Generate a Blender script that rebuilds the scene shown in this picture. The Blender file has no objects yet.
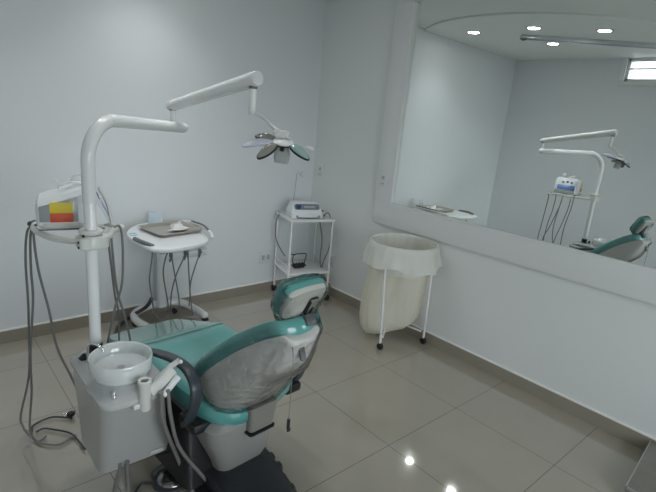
import bpy, bmesh, math, random
from mathutils import Vector, Matrix, noise
random.seed(4)
PI = math.pi
scn = bpy.context.scene
COL = scn.collection
HS = {
 'left_a': [[-2.511, -1.12, 1.051], [-2.536, -1.12, 1.021], [-2.549, -1.11, 0.89], [-2.55, -1.1, 0.695], [-2.555, -1.09, 0.541], [-2.569, -1.09, 0.315], [-2.619, -1.1, 0.114], [-2.617, -1.12, 0.063], [-2.607, -1.152, 0.04], [-2.587, -1.171, 0.015], [-2.568, -1.223, 0.012], [-2.534, -1.261, 0.012], [-2.496, -1.282, 0.012], [-2.42, -1.252, 0.012]],
 'left_b': [[-2.521, -1.2, 1.074], [-2.538, -1.2, 1.022], [-2.544, -1.19, 0.866], [-2.542, -1.17, 0.718], [-2.566, -1.15, 0.447], [-2.572, -1.14, 0.249], [-2.589, -1.14, 0.098], [-2.59, -1.147, 0.03], [-2.573, -1.203, 0.012], [-2.535, -1.183, 0.012]],
 'left_c': [[-2.526, -1.27, 1.09], [-2.538, -1.27, 1.048], [-2.528, -1.26, 0.885], [-2.499, -1.26, 0.695], [-2.485, -1.3, 0.528], [-2.456, -1.4, 0.416], [-2.449, -1.5, 0.377]],
 'floor_cable': [[-2.584, -1.122, 0.012], [-2.562, -1.06, 0.012], [-2.477, -1.038, 0.012], [-2.398, -1.101, 0.012]],
 'floor_cable_b': [[-2.566, -1.128, 0.014], [-2.53, -1.119, 0.014], [-2.486, -1.163, 0.014], [-2.438, -1.224, 0.014], [-2.422, -1.3, 0.014], [-2.414, -1.389, 0.014]],
 'right_a': [[-2.277, -1.38, 1.04], [-2.266, -1.37, 0.95], [-2.238, -1.33, 0.742], [-2.214, -1.3, 0.626], [-2.218, -1.3, 0.466], [-2.25, -1.35, 0.391]],
 'right_b': [[-2.287, -1.46, 1.065], [-2.282, -1.46, 0.976], [-2.263, -1.44, 0.806], [-2.222, -1.42, 0.646], [-2.201, -1.42, 0.514], [-2.194, -1.42, 0.407]],
 'right_c': [[-2.286, -1.5, 1.109], [-2.266, -1.5, 1.112], [-2.256, -1.5, 1.076], [-2.254, -1.5, 0.984], [-2.255, -1.48, 0.843], [-2.281, -1.46, 0.729], [-2.312, -1.45, 0.571], [-2.324, -1.45, 0.46]],
 'supply': [[-1.621, -0.2, 0.214], [-1.674, -0.22, 0.16], [-1.741, -0.076, 0.04], [-1.865, -0.178, 0.02], [-1.965, -0.428, 0.02], [-2.099, -0.802, 0.02]],
 't_a': [[-1.78, -0.615, 0.714], [-1.781, -0.615, 0.661], [-1.798, -0.615, 0.523], [-1.784, -0.615, 0.392], [-1.768, -0.615, 0.284], [-1.722, -0.615, 0.218], [-1.673, -0.615, 0.246], [-1.673, -0.615, 0.308], [-1.707, -0.615, 0.537], [-1.693, -0.615, 0.643], [-1.676, -0.615, 0.688]],
 't_c': [[-1.649, -0.615, 0.699], [-1.646, -0.615, 0.623], [-1.604, -0.615, 0.38], [-1.597, -0.615, 0.263], [-1.624, -0.615, 0.235], [-1.653, -0.615, 0.267], [-1.653, -0.615, 0.389], [-1.619, -0.615, 0.523], [-1.564, -0.615, 0.64], [-1.559, -0.615, 0.674]],
 't_d': [[-1.538, -0.615, 0.699], [-1.536, -0.615, 0.622], [-1.518, -0.615, 0.364], [-1.498, -0.615, 0.205]],
 't_e': [[-1.443, -0.615, 0.674], [-1.461, -0.615, 0.627], [-1.514, -0.615, 0.464], [-1.52, -0.615, 0.339], [-1.526, -0.615, 0.281]],
 'suck_a': [[-2.308, -2.027, 0.62], [-2.293, -2.002, 0.5], [-2.257, -1.969, 0.38], [-2.171, -1.888, 0.16], [-2.135, -1.938, 0.03], [-2.14, -2.016, 0.02]],
 'suck_b': [[-2.283, -2.028, 0.62], [-2.268, -2.018, 0.5], [-2.207, -1.957, 0.3], [-2.12, -1.953, 0.14], [-2.052, -1.987, 0.03], [-2.038, -2.083, 0.02]],
 'suck_c': [[-2.125, -1.798, 0.12], [-2.078, -1.86, 0.09], [-2.021, -1.929, 0.06], [-1.989, -2.007, 0.02], [-2.004, -2.107, 0.02]],
 'under_a': [[-2.405, -1.859, 0.25], [-2.402, -1.844, 0.22], [-2.402, -1.789, 0.1], [-2.413, -1.781, 0.02]],
 'under_b': [[-2.381, -1.868, 0.25], [-2.377, -1.854, 0.22], [-2.363, -1.817, 0.1], [-2.364, -1.815, 0.02]],
 'foot_cable': [[-2.324, -1.783, 0.01], [-2.281, -1.749, 0.01], [-2.226, -1.789, 0.01], [-2.228, -1.727, 0.02], [-2.152, -1.745, 0.06], [-2.051, -1.883, 0.1]],
 'cart_a': [[-0.09, -0.284, 0.728], [-0.09, -0.346, 0.787], [-0.09, -0.39, 0.768], [-0.09, -0.432, 0.65], [-0.09, -0.413, 0.479], [-0.09, -0.35, 0.318], [-0.09, -0.35, 0.202], [-0.09, -0.471, 0.143]],
 'cart_b': [[-0.11, -0.284, 0.692], [-0.11, -0.332, 0.535], [-0.11, -0.33, 0.325], [-0.11, -0.417, 0.197], [-0.11, -0.508, 0.14]],
 'cart_l': [[-0.427, -0.1, 0.758], [-0.465, -0.1, 0.679], [-0.455, -0.1, 0.532], [-0.391, -0.1, 0.412], [-0.342, -0.1, 0.349]],
}

# ------------------------------------------------------------------ materials
def mat(name, col, rough=.5, metal=0, coat=0, spec=.5, noise_amt=0, noise_scale=8, bump=0, bump_scale=30, trans=0, coat_rough=.05, sub=0):
    m = bpy.data.materials.new(name); m.use_nodes = True
    nt = m.node_tree; b = nt.nodes['Principled BSDF']
    b.inputs['Base Color'].default_value = (*col, 1)
    b.inputs['Roughness'].default_value = rough
    b.inputs['Metallic'].default_value = metal
    b.inputs['Coat Weight'].default_value = coat
    b.inputs['Coat Roughness'].default_value = coat_rough
    b.inputs['Specular IOR Level'].default_value = spec
    b.inputs['Transmission Weight'].default_value = trans
    tc = nt.nodes.new('ShaderNodeTexCoord')
    if noise_amt:
        n = nt.nodes.new('ShaderNodeTexNoise'); n.inputs['Scale'].default_value = noise_scale; n.inputs['Detail'].default_value = 4
        r = nt.nodes.new('ShaderNodeMix'); r.data_type = 'RGBA'
        r.inputs['A'].default_value = (*[c*(1-noise_amt) for c in col], 1)
        r.inputs['B'].default_value = (*[min(1, c*(1+noise_amt)) for c in col], 1)
        nt.links.new(tc.outputs['Object'], n.inputs['Vector'])
        nt.links.new(n.outputs['Fac'], r.inputs['Factor']); nt.links.new(r.outputs['Result'], b.inputs['Base Color'])
    if bump:
        n2 = nt.nodes.new('ShaderNodeTexNoise'); n2.inputs['Scale'].default_value = bump_scale; n2.inputs['Detail'].default_value = 3
        bp = nt.nodes.new('ShaderNodeBump'); bp.inputs['Strength'].default_value = bump; bp.inputs['Distance'].default_value = .01
        nt.links.new(tc.outputs['Object'], n2.inputs['Vector'])
        nt.links.new(n2.outputs['Fac'], bp.inputs['Height']); nt.links.new(bp.outputs['Normal'], b.inputs['Normal'])
        if coat: nt.links.new(bp.outputs['Normal'], b.inputs['Coat Normal'])
    return m

def emis(name, col, s):
    m = bpy.data.materials.new(name); m.use_nodes = True
    b = m.node_tree.nodes['Principled BSDF']
    b.inputs['Base Color'].default_value = (*col, 1)
    b.inputs['Emission Color'].default_value = (*col, 1); b.inputs['Emission Strength'].default_value = s
    return m

WALL = mat('wall_paint', (.755, .79, .81), .55, noise_amt=.012, noise_scale=1.5, bump=.05, bump_scale=60)
WALLE = mat('wall_paint_warm', (.77, .80, .79), .5, noise_amt=.012, noise_scale=1.5, bump=.05, bump_scale=60)
PANELW = mat('satin_white_lacquer', (.79, .81, .805), .35, noise_amt=.01, noise_scale=2)
CEIL = mat('ceiling_paint', (.84, .85, .84), .7, noise_amt=.01, noise_scale=2)
WHITE = mat('white_enamel', (.83, .84, .83), .22, coat=.4)
CREAM = mat('cream_plastic', (.70, .71, .67), .3, coat=.2)
PLAST = mat('white_abs', (.82, .84, .84), .28, coat=.3)
PORC = mat('porcelain', (.69, .73, .72), .06, coat=1)
STEEL = mat('stainless', (.62, .60, .57), .28, metal=1, noise_amt=.05, noise_scale=20)
CHROME = mat('chrome', (.8, .8, .8), .08, metal=1)
GRIP = mat('grey_grip', (.16, .17, .17), .5)
HOSE = mat('grey_hose', (.19, .19, .18), .4)
HOSED = mat('dark_hose', (.05, .055, .06), .5)
BLACK = mat('black_plastic', (.012, .013, .014), .4)
RUBBER = mat('black_rubber', (.015, .015, .015), .6, bump=.3, bump_scale=60)
BASEB = mat('charcoal_cover', (.022, .025, .03), .45, bump=.2, bump_scale=40)
SLATE = mat('slate_pad', (.035, .048, .058), .4, coat=.2)
TEAL = mat('teal_vinyl', (.095, .35, .325), .28, coat=1, noise_amt=.06, noise_scale=6, bump=.12, bump_scale=14, coat_rough=.08)
TEALF = mat('teal_vinyl_leg', (.14, .33, .31), .2, coat=1, noise_amt=.04, noise_scale=6, bump=.06, bump_scale=10, coat_rough=.04)
SHELL = mat('chair_shell', (.76, .755, .72), .32, coat=.5, noise_amt=.03, noise_scale=7, bump=.1, bump_scale=11)
COVER = mat('chair_lower_cover_shaded', (.30, .31, .29), .4, coat=.1)  # white cover under the seat, its shade put into the grey colour
LIDM = mat('unit_lid', (.52, .53, .52), .2, coat=.6)
TANK = mat('grey_white_cover', (.40, .42, .405), .3, coat=.3)
YEL = mat('yellow_sticker', (.72, .58, .03), .45)
RED = mat('red_sticker', (.62, .07, .015), .45)
BLUE = mat('blue_display', (.10, .20, .48), .3)
NAVY = mat('navy_panel', (.03, .07, .17), .25)
LBLUE = mat('pale_blue_keys', (.30, .52, .62), .35)
PAPER = mat('paper', (.82, .82, .80), .8, bump=.2, bump_scale=40)
TRAYM = mat('tray_steel', (.50, .475, .43), .35, metal=.55)
SOCK = mat('socket_plastic', (.70, .72, .71), .35)
SOCKD = mat('socket_grey', (.42, .44, .44), .5)
BULB = emis('lamp_glow', (1, .98, .93), 38)
GLASSD = mat('dichroic_glass', (.26, .26, .22), .12, coat=1)
GLASST = mat('dichroic_glass_teal', (.30, .45, .42), .1, coat=1)
LAV = mat('petal_back', (.60, .61, .70), .2, coat=.8)
ALU = mat('aluminium', (.55, .58, .60), .3, metal=1, noise_amt=.15, noise_scale=25)
STONE = mat('grey_stone', (.22, .21, .18), .3, noise_amt=.15, noise_scale=20)
STONEE = mat('grey_stone_edge', (.36, .35, .32), .4)
SKIRT = mat('skirting_tile', (.30, .275, .22), .3, noise_amt=.06, noise_scale=7)
SKTOP = mat('skirting_filler', (.88, .88, .84), .6)

def fabric(name, col, alpha, sub=True):
    m = bpy.data.materials.new(name); m.use_nodes = True
    nt = m.node_tree; out = nt.nodes['Material Output']; b = nt.nodes['Principled BSDF']
    b.inputs['Base Color'].default_value = (*col, 1); b.inputs['Roughness'].default_value = .6
    tr = nt.nodes.new('ShaderNodeBsdfTranslucent'); tr.inputs['Color'].default_value = (*col, 1)
    mx = nt.nodes.new('ShaderNodeMixShader'); mx.inputs[0].default_value = .35
    nt.links.new(b.outputs[0], mx.inputs[1]); nt.links.new(tr.outputs[0], mx.inputs[2])
    tp = nt.nodes.new('ShaderNodeBsdfTransparent'); m2 = nt.nodes.new('ShaderNodeMixShader'); m2.inputs[0].default_value = alpha
    nt.links.new(tp.outputs[0], m2.inputs[1]); nt.links.new(mx.outputs[0], m2.inputs[2])
    tc = nt.nodes.new('ShaderNodeTexCoord'); n2 = nt.nodes.new('ShaderNodeTexNoise'); n2.inputs['Scale'].default_value = 22
    bp = nt.nodes.new('ShaderNodeBump'); bp.inputs['Strength'].default_value = .5; bp.inputs['Distance'].default_value = .01
    nt.links.new(tc.outputs['Object'], n2.inputs['Vector']); nt.links.new(n2.outputs['Fac'], bp.inputs['Height'])
    nt.links.new(bp.outputs['Normal'], b.inputs['Normal'])
    nt.links.new(m2.outputs[0], out.inputs[0])
    return m
LINER = fabric('liner_plastic', (.88, .90, .85), .82)
BAGM = fabric('cotton_bag', (.90, .88, .77), .985)

def film(name):
    m = bpy.data.materials.new(name); m.use_nodes = True
    nt = m.node_tree; out = nt.nodes['Material Output']; nt.nodes.remove(nt.nodes['Principled BSDF'])
    g = nt.nodes.new('ShaderNodeBsdfGlossy'); g.inputs['Roughness'].default_value = .12
    tp = nt.nodes.new('ShaderNodeBsdfTransparent'); tp.inputs['Color'].default_value = (.96, .97, .97, 1)
    fr = nt.nodes.new('ShaderNodeFresnel'); fr.inputs['IOR'].default_value = 1.45
    mx = nt.nodes.new('ShaderNodeMixShader')
    tc = nt.nodes.new('ShaderNodeTexCoord'); n2 = nt.nodes.new('ShaderNodeTexNoise'); n2.inputs['Scale'].default_value = 18; n2.inputs['Detail'].default_value = 5; n2.inputs['Distortion'].default_value = 1.5
    bp = nt.nodes.new('ShaderNodeBump'); bp.inputs['Strength'].default_value = .9; bp.inputs['Distance'].default_value = .015
    nt.links.new(tc.outputs['Object'], n2.inputs['Vector']); nt.links.new(n2.outputs['Fac'], bp.inputs['Height'])
    nt.links.new(bp.outputs['Normal'], g.inputs['Normal']); nt.links.new(bp.outputs['Normal'], fr.inputs['Normal'])
    nt.links.new(fr.outputs[0], mx.inputs[0]); nt.links.new(tp.outputs[0], mx.inputs[1]); nt.links.new(g.outputs[0], mx.inputs[2])
    nt.links.new(mx.outputs[0], out.inputs[0])
    return m
FILM = film('clear_film')

def mirror_mat():
    m = mat('silvered_glass', (.87, .91, .89), .0, metal=1)
    return m
MIRROR = mirror_mat()

def floor_mat():
    m = bpy.data.materials.new('polished_tiles'); m.use_nodes = True
    nt = m.node_tree; b = nt.nodes['Principled BSDF']; L = nt.links.new; b.inputs['IOR'].default_value = 1.6; b.inputs['Coat Weight'].default_value = 1; b.inputs['Coat Roughness'].default_value = .02; b.inputs['Coat IOR'].default_value = 1.5
    tc = nt.nodes.new('ShaderNodeTexCoord'); sp = nt.nodes.new('ShaderNodeSeparateXYZ'); L(tc.outputs['Object'], sp.inputs[0])
    def line(sock, off):
        a = nt.nodes.new('ShaderNodeMath'); a.operation = 'ADD'; a.inputs[1].default_value = off; L(sock, a.inputs[0])
        p = nt.nodes.new('ShaderNodeMath'); p.operation = 'PINGPONG'; p.inputs[1].default_value = .3; L(a.outputs[0], p.inputs[0])
        c = nt.nodes.new('ShaderNodeMath'); c.operation = 'LESS_THAN'; c.inputs[1].default_value = .0021; L(p.outputs[0], c.inputs[0])
        return c
    lx = line(sp.outputs[0], 6.565); ly = line(sp.outputs[1], 7.592)
    mxx = nt.nodes.new('ShaderNodeMath'); mxx.operation = 'MAXIMUM'; L(lx.outputs[0], mxx.inputs[0]); L(ly.outputs[0], mxx.inputs[1])
    n = nt.nodes.new('ShaderNodeTexNoise'); n.inputs['Scale'].default_value = 5; n.inputs['Detail'].default_value = 6; L(tc.outputs['Object'], n.inputs['Vector'])
    r = nt.nodes.new('ShaderNodeMix'); r.data_type = 'RGBA'; r.inputs['A'].default_value = (.35, .325, .265, 1); r.inputs['B'].default_value = (.40, .365, .30, 1)
    L(n.outputs['Fac'], r.inputs['Factor'])
    g = nt.nodes.new('ShaderNodeMix'); g.data_type = 'RGBA'; g.inputs['B'].default_value = (.13, .115, .09, 1)
    L(r.outputs['Result'], g.inputs['A']); L(mxx.outputs[0], g.inputs['Factor']); L(g.outputs['Result'], b.inputs['Base Color'])
    rr = nt.nodes.new('ShaderNodeMath'); rr.operation = 'MULTIPLY_ADD'; rr.inputs[1].default_value = .5; rr.inputs[2].default_value = .10
    L(mxx.outputs[0], rr.inputs[0]); L(rr.outputs[0], b.inputs['Roughness'])
    return m
FLOOR = floor_mat()

# ------------------------------------------------------------------ mesh builder (world coordinates)
def cat(pts, n=6, closed=False):
    P = [Vector(p) for p in pts]; out = []; N = len(P)
    rng = range(N) if closed else range(N-1)
    for i in rng:
        p0 = P[(i-1) % N] if (closed or i > 0) else P[0]*2-P[1]
        p1 = P[i]; p2 = P[(i+1) % N]
        p3 = P[(i+2) % N] if (closed or i+2 < N) else P[-1]*2-P[-2]
        for k in range(n):
            t = k/n
            out.append(.5*((2*p1)+(p2-p0)*t+(2*p0-5*p1+4*p2-p3)*t*t+(3*p1-p0-3*p2+p3)*t**3))
    if not closed: out.append(P[-1].copy())
    return out

class MB:
    def __init__(s, M=None): s.bm = bmesh.new(); s.M = M or Matrix.Identity(4)
    def v(s, p): return s.bm.verts.new(s.M @ Vector(p))
    def f(s, vs):
        try: return s.bm.faces.new(vs)
        except ValueError: return None
    def rings(s, R, caps=(True, True), closed=True):
        V = [[s.v(p) for p in r] for r in R]; n = len(V[0])
        for a, b in zip(V, V[1:]):
            for i in range(n if closed else n-1):
                s.f([a[i], a[(i+1) % n], b[(i+1) % n], b[i]])
        if caps[0]: s.f(V[0][::-1])
        if caps[1]: s.f(V[-1])
        return s
    def box(s, c, d, bev=0, rot=None, seg=2):
        t = bmesh.new(); bmesh.ops.create_cube(t, size=1)
        for v in t.verts: v.co = Vector((v.co.x*d[0], v.co.y*d[1], v.co.z*d[2]))
        if bev: bmesh.ops.bevel(t, geom=t.edges[:], offset=bev, segments=seg, affect='EDGES', profile=.5)
        T = Matrix.Translation(Vector(c)) @ (rot.to_4x4() if rot else Matrix.Identity(4))
        mp = {v: s.v(T @ v.co) for v in t.verts}
        for f in t.faces: s.f([mp[v] for v in f.verts])
        t.free(); return s
    def frame(s, a):
        a = a.normalized(); u = a.orthogonal().normalized(); return u, a.cross(u)
    def cyl(s, p0, p1, r0, r1=None, seg=24):
        p0 = Vector(p0); p1 = Vector(p1); r1 = r0 if r1 is None else r1
        u, w = s.frame(p1-p0)
        ring = lambda p, r: [p+r*(math.cos(2*PI*i/seg)*u+math.sin(2*PI*i/seg)*w) for i in range(seg)]
        return s.rings([ring(p0, r0), ring(p1, r1)])
    def rod(s, p0, p1, r, bev=.2, seg=20):
        p0 = Vector(p0); p1 = Vector(p1); d = (p1-p0); L = d.length; d.normalize(); u, w = s.frame(d); b = r*bev
        ring = lambda p, r: [p+r*(math.cos(2*PI*i/seg)*u+math.sin(2*PI*i/seg)*w) for i in range(seg)]
        return s.rings([ring(p0, r-b), ring(p0+d*b*.3, r-b*.3), ring(p0+d*b, r), ring(p1-d*b, r), ring(p1-d*b*.3, r-b*.3), ring(p1, r-b)])
    def tube(s, pts, r, n=6, seg=10, smooth=True):
        P = cat(pts, n) if smooth else [Vector(p) for p in pts]
        Rr = (lambda t: r) if not hasattr(r, '__len__') else (lambda t: r[0]+(r[1]-r[0])*t)
        u = None; R = []
        for i, p in enumerate(P):
            a = (P[min(i+1, len(P)-1)]-P[max(i-1, 0)]).normalized()
            if u is None: u = a.orthogonal().normalized()
            u = (u-a*u.dot(a)).normalized(); w = a.cross(u); rr = Rr(i/(len(P)-1))
            R.append([p+rr*(math.cos(2*PI*k/seg)*u+math.sin(2*PI*k/seg)*w) for k in range(seg)])
        return s.rings(R)
    def band(s, pts, side, wd, th, n=6):
        """flat padded band: cross-section is a rounded rectangle, side = width direction"""
        P = cat(pts, n); S = Vector(side).normalized(); R = []
        for i, p in enumerate(P):
            a = (P[min(i+1, len(P)-1)]-P[max(i-1, 0)]).normalized(); nn = a.cross(S).normalized()
            ring = []
            e = min(1, min(i, len(P)-1-i)/3+.45)
            for k in range(16):
                t = 2*PI*k/16; c, q = math.cos(t), math.sin(t)
                ring.append(p+S*wd*e*.5*math.copysign(abs(c)**.5, c)+nn*th*.5*math.copysign(abs(q)**.6, q))
            R.append(ring)
        return s.rings(R)
    def lathe(s, prof, c, seg=40, axis=None, caps=(False, False)):
        c = Vector(c); a = Vector(axis or (0, 0, 1)).normalized()
        if axis is None: u, w = Vector((1, 0, 0)), Vector((0, 1, 0))
        else: u, w = s.frame(a)
        return s.rings([[c+a*z+r*(math.cos(2*PI*i/seg)*u+math.sin(2*PI*i/seg)*w) for i in range(seg)] for r, z in prof], caps)
    def pillow(s, outline, levels, fm):
        """outline: closed 2D points; levels: (scale-in, w); fm(u,v,w) -> world"""
        cx = sum(p[0] for p in outline)/len(outline); cy = sum(p[1] for p in outline)/len(outline)
        ex = max(abs(p[0]-cx) for p in outline); ey = max(abs(p[1]-cy) for p in outline)
        R = []
        for ins, w in levels:
            R.append([fm(cx+(p[0]-cx)*max(0.02, 1-ins/ex), cy+(p[1]-cy)*max(0.02, 1-ins/ey), w) for p in outline])
        return s.rings(R)
    def ball(s, c, rad, seg=20, rot=None):
        c = Vector(c); R = []
        rx, ry, rz = rad if hasattr(rad, '__len__') else (rad,)*3
        for j in range(1, 12):
            t = PI*j/12
            ring = []
            for i in range(seg):
                q = Vector((rx*math.sin(t)*math.cos(2*PI*i/seg), ry*math.sin(t)*math.sin(2*PI*i/seg), -rz*math.cos(t)))
                ring.append(c+(rot @ q if rot else q))
            R.append(ring)
        return s.rings(R)
    def build(s, name, m, parent=None, ang=38, origin=None, mod=None):
        bmesh.ops.recalc_face_normals(s.bm, faces=s.bm.faces[:])
        for f in s.bm.faces: f.smooth = True
        th = math.radians(ang)
        for e in s.bm.edges:
            if len(e.link_faces) == 2 and e.calc_face_angle(0) > th: e.smooth = False
        if parent is not None: off = ROOT[parent.name]
        else:
            if origin is None:
                xs = [v.co.x for v in s.bm.verts]; ys = [v.co.y for v in s.bm.verts]; zs = [v.co.z for v in s.bm.verts]
                origin = ((min(xs)+max(xs))/2, (min(ys)+max(ys))/2, min(zs))
            off = Vector(origin)
        for v in s.bm.verts: v.co -= off
        me = bpy.data.meshes.new(name); s.bm.to_mesh(me); s.bm.free()
        for mm in (m if isinstance(m, (list, tuple)) else [m]): me.materials.append(mm)
        o = bpy.data.objects.new(name, me); COL.objects.link(o)
        if parent is not None: o.parent = parent
        else: o.location = off
        ROOT[o.name] = off
        return o
ROOT = {}
def thing(name, label, category, loc, group=None):
    o = bpy.data.objects.new(name, None); COL.objects.link(o); o.location = loc; o.empty_display_size = .1
    ROOT[o.name] = Vector(loc); return tag(o, label, category, group)
def tag(o, label, category, group=None):
    o['label'] = label; o['category'] = category
    if group: o['group'] = group
    return o
def struct(o): o['kind'] = 'structure'; return o
def rz(a): return Matrix.Rotation(a, 3, 'Z')
def TR(loc, a=0): return Matrix.Translation(Vector(loc)) @ Matrix.Rotation(a, 4, 'Z')
def rrect(w, h, r, n=5, cx=0, cy=0):
    out = []
    for sx, sy, a0 in ((1, 1, 0), (-1, 1, 90), (-1, -1, 180), (1, -1, 270)):
        for k in range(n+1):
            a = math.radians(a0+90*k/n); out.append((cx+sx*(w/2-r)+r*math.cos(a), cy+sy*(h/2-r)+r*math.sin(a)))
    return out
def prism(mb, outline, z0, z1, bev=.006, fm=None):
    fm = fm or (lambda u, v, w: (u, v, w))
    b = bev
    return mb.pillow(outline, [(b, z0), (b*.3, z0+b*.3), (0, z0+b), (0, z1-b), (b*.3, z1-b*.3), (b, z1)], fm)

# ------------------------------------------------------------------ room shell
W, S, H, HC = -3.29, -5.6, 2.613, 2.597
PT = .035                                    # thickness of the frame panel around the mirror
m = MB(); m.box((W/2, S/2, -.05), (-W+.4, -S+.4, .1)); struct(m.build('floor', FLOOR, origin=(0, 0, 0)))
m = MB(); m.box((W/2, .1, 1.4), (-W+.4, .2, 3.0)); struct(m.build('wall_north', WALL))
m = MB(); m.box((.1, S/2, 1.4), (.2, -S+.4, 3.0)); struct(m.build('wall_east', WALLE))
def wall_hole(name, fixed, axis, a0, a1, h0, h1, z1=2.9):
    """wall with a window hole; axis='x' -> wall plane of constant x"""
    lo, hi = (S-.2, .2) if axis == 'x' else (W-.2, .2)
    mb = MB(); t = .2
    def piece(p0, p1, q0, q1):
        c = ((p0+p1)/2, (q0+q1)/2); d = (p1-p0, q1-q0)
        if axis == 'x': mb.box((fixed-t/2, c[0], c[1]), (t, d[0], d[1]))
        else: mb.box((c[0], fixed-t/2, c[1]), (d[0], t, d[1]))
    piece(lo, a0, -.1, z1); piece(a1, hi, -.1, z1); piece(a0, a1, -.1, h0); piece(a0, a1, h1, z1)
    return struct(mb.build(name, WALL))
WY0, WY1, WZ0, WZ1 = -2.12, -1.34, 2.35, 2.590
wall_hole('wall_west', W, 'x', WY0, WY1, WZ0, WZ1)
SX0, SX1, SZ0, SZ1 = -3.1, -0.9, .6, 2.3
wall_hole('wall_south', S, 'y', SX0, SX1, SZ0, SZ1)
# ceiling: raised field with the lower round plasterboard island
m = MB(); m.box((W/2, S/2, H+.05), (-W+.4, -S+.4, .1))
ccx, ccy, cr = -2.32, -.85, 1.28
ring = []
for i in range(128):
    a = 2*PI*i/128; ring.append((max(W-.05, min(.05, ccx+cr*math.cos(a))), min(.05, ccy+cr*math.sin(a))))
m.rings([[(x, y, HC) for x, y in ring], [(x, y, H+.01) for x, y in ring]])
struct(m.build('ceiling', CEIL))

# skirting: tile strip with a pale filler line above it
def skirting(name, p0, p1, nrm):
    p0 = Vector(p0); p1 = Vector(p1); c = (p0+p1)/2; d = p1-p0; L = d.length
    n = Vector(nrm)
    mb = MB(); t = .010
    sx = (L, t) if abs(d.x) > abs(d.y) else (t, L)
    mb.box((c.x+n.x*t/2, c.y+n.y*t/2, .043), (sx[0], sx[1], .086))
    o = struct(mb.build(name, SKIRT)); return o
def skirt_top(name, p0, p1, nrm):
    p0 = Vector(p0); p1 = Vector(p1); c = (p0+p1)/2; d = p1-p0; L = d.length; n = Vector(nrm)
    mb = MB(); t = .010; sx = (L, t) if abs(d.x) > abs(d.y) else (t, L)
    mb.box((c.x+n.x*t/2, c.y+n.y*t/2, .0905), (sx[0]+(.003 if sx[0] == t else 0), sx[1]+(.003 if sx[1] == t else 0), .009)); return struct(mb.build(name, SKTOP))
skirting('baseboard_north', (W, 0, 0), (0, 0, 0), (0, -1)+(0,)); skirt_top('trim_1', (W, 0, 0), (0, 0, 0), (0, -1, 0))
skirting('baseboard_east', (0, -.01, 0), (0, S, 0), (-1, 0, 0)); skirt_top('trim_2', (0, -.01, 0), (0, S, 0), (-1, 0, 0))
skirting('baseboard_west', (W, -.01, 0), (W, S, 0), (1, 0, 0))
skirting('baseboard_south', (W+.01, S, 0), (-.01, S, 0), (0, 1, 0))

# frame panel around the mirror (projects from the east wall)
PY, MY, PZ, MZ, MT = -.853, -1.033, .818, 1.0, 2.46
m = MB()
m.box((-PT/2, (PY+S)/2, (PZ+MZ)/2), (PT, PY-S, MZ-PZ), .002)
m.box((-PT/2, (PY+MY)/2, (MZ+MT)/2), (PT, PY-MY, MT-MZ), .002)
m.box((-PT/2, (PY+S)/2, (MT+HC+.1)/2), (PT, PY-S, HC+.1-MT), .002)
struct(m.build('trim_3', PANELW))
# bright bead along the mirror edge
m = MB()
m.box((-PT-.001, (MY+S)/2, MZ-.004), (.006, MY-S, .008), .001)
m.box((-PT-.001, MY+.004, (MZ+MT)/2), (.006, .008, MT-MZ), .001)
struct(m.build('trim_4', mat('white_bead', (.85, .86, .85), .3)))
m = MB()
a = .0124; y0, y1 = MY+.012, S+.02
xz = lambda z: -.02+a*(z-1.0)
m.rings([[(xz(MZ-.01), y0, MZ-.01), (xz(MT+.01), y0, MT+.01), (xz(MT+.01)+.004, y0, MT+.01), (xz(MZ-.01)+.004, y0, MZ-.01)],
         [(xz(MZ-.01), y1, MZ-.01), (xz(MT+.01), y1, MT+.01), (xz(MT+.01)+.004, y1, MT+.01), (xz(MZ-.01)+.004, y1, MZ-.01)]])
tag(m.build('wall_mirror', MIRROR), 'wide wall mirror set in a white raised frame, reflecting the room', 'mirror')

# windows
m = MB()
def winframe(mb, x, y0, y1, z0, z1, t=.045, d=.05, bars=()):
    mb.box((x, (y0+y1)/2, z0+t/2), (d, y1-y0, t), .004); mb.box((x, (y0+y1)/2, z1-t/2), (d, y1-y0, t), .004)
    mb.box((x, y0+t/2, (z0+z1)/2), (d, t, z1-z0), .004); mb.box((x, y1-t/2, (z0+z1)/2), (d, t, z1-z0), .004)
    for k, b in bars:
        if k == 'h': mb.box((x, (y0+y1)/2, b), (d*.7, y1-y0-2*t, .018), .003)
        else: mb.box((x, b, (z0+z1)/2), (d*.7, .022, z1-z0-2*t), .003)
winframe(m, W-.03, WY0, WY1, WZ0, WZ1, .03, .05, (('h', 2.485), ('v', -1.73)))
# casing around the opening
cs = .05
m.box((W+.012, (WY0+WY1)/2, WZ0-cs/2), (.026, WY1-WY0+2*cs, cs), .003)
m.box((W+.012, WY0-cs/2, (WZ0+WZ1)/2), (.026, cs, WZ1-WZ0), .003)
m.box((W+.012, WY1+cs/2, (WZ0+WZ1)/2), (.026, cs, WZ1-WZ0), .003)
struct(m.build('window_1', PANELW))
m = MB()
t = .06
for (cx, cz, dx, dz) in (((SX0+SX1)/2, SZ0+t/2, SX1-SX0, t), ((SX0+SX1)/2, SZ1-t/2, SX1-SX0, t), (SX0+t/2, 1.6, t, SZ1-SZ0), (SX1-t/2, 1.6, t, SZ1-SZ0), ((SX0+SX1)/2, 1.6, t, SZ1-SZ0)):
    m.box((cx, S-.08, cz), (dx, .05, dz), .004)
struct(m.build('window_2', PANELW))

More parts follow.
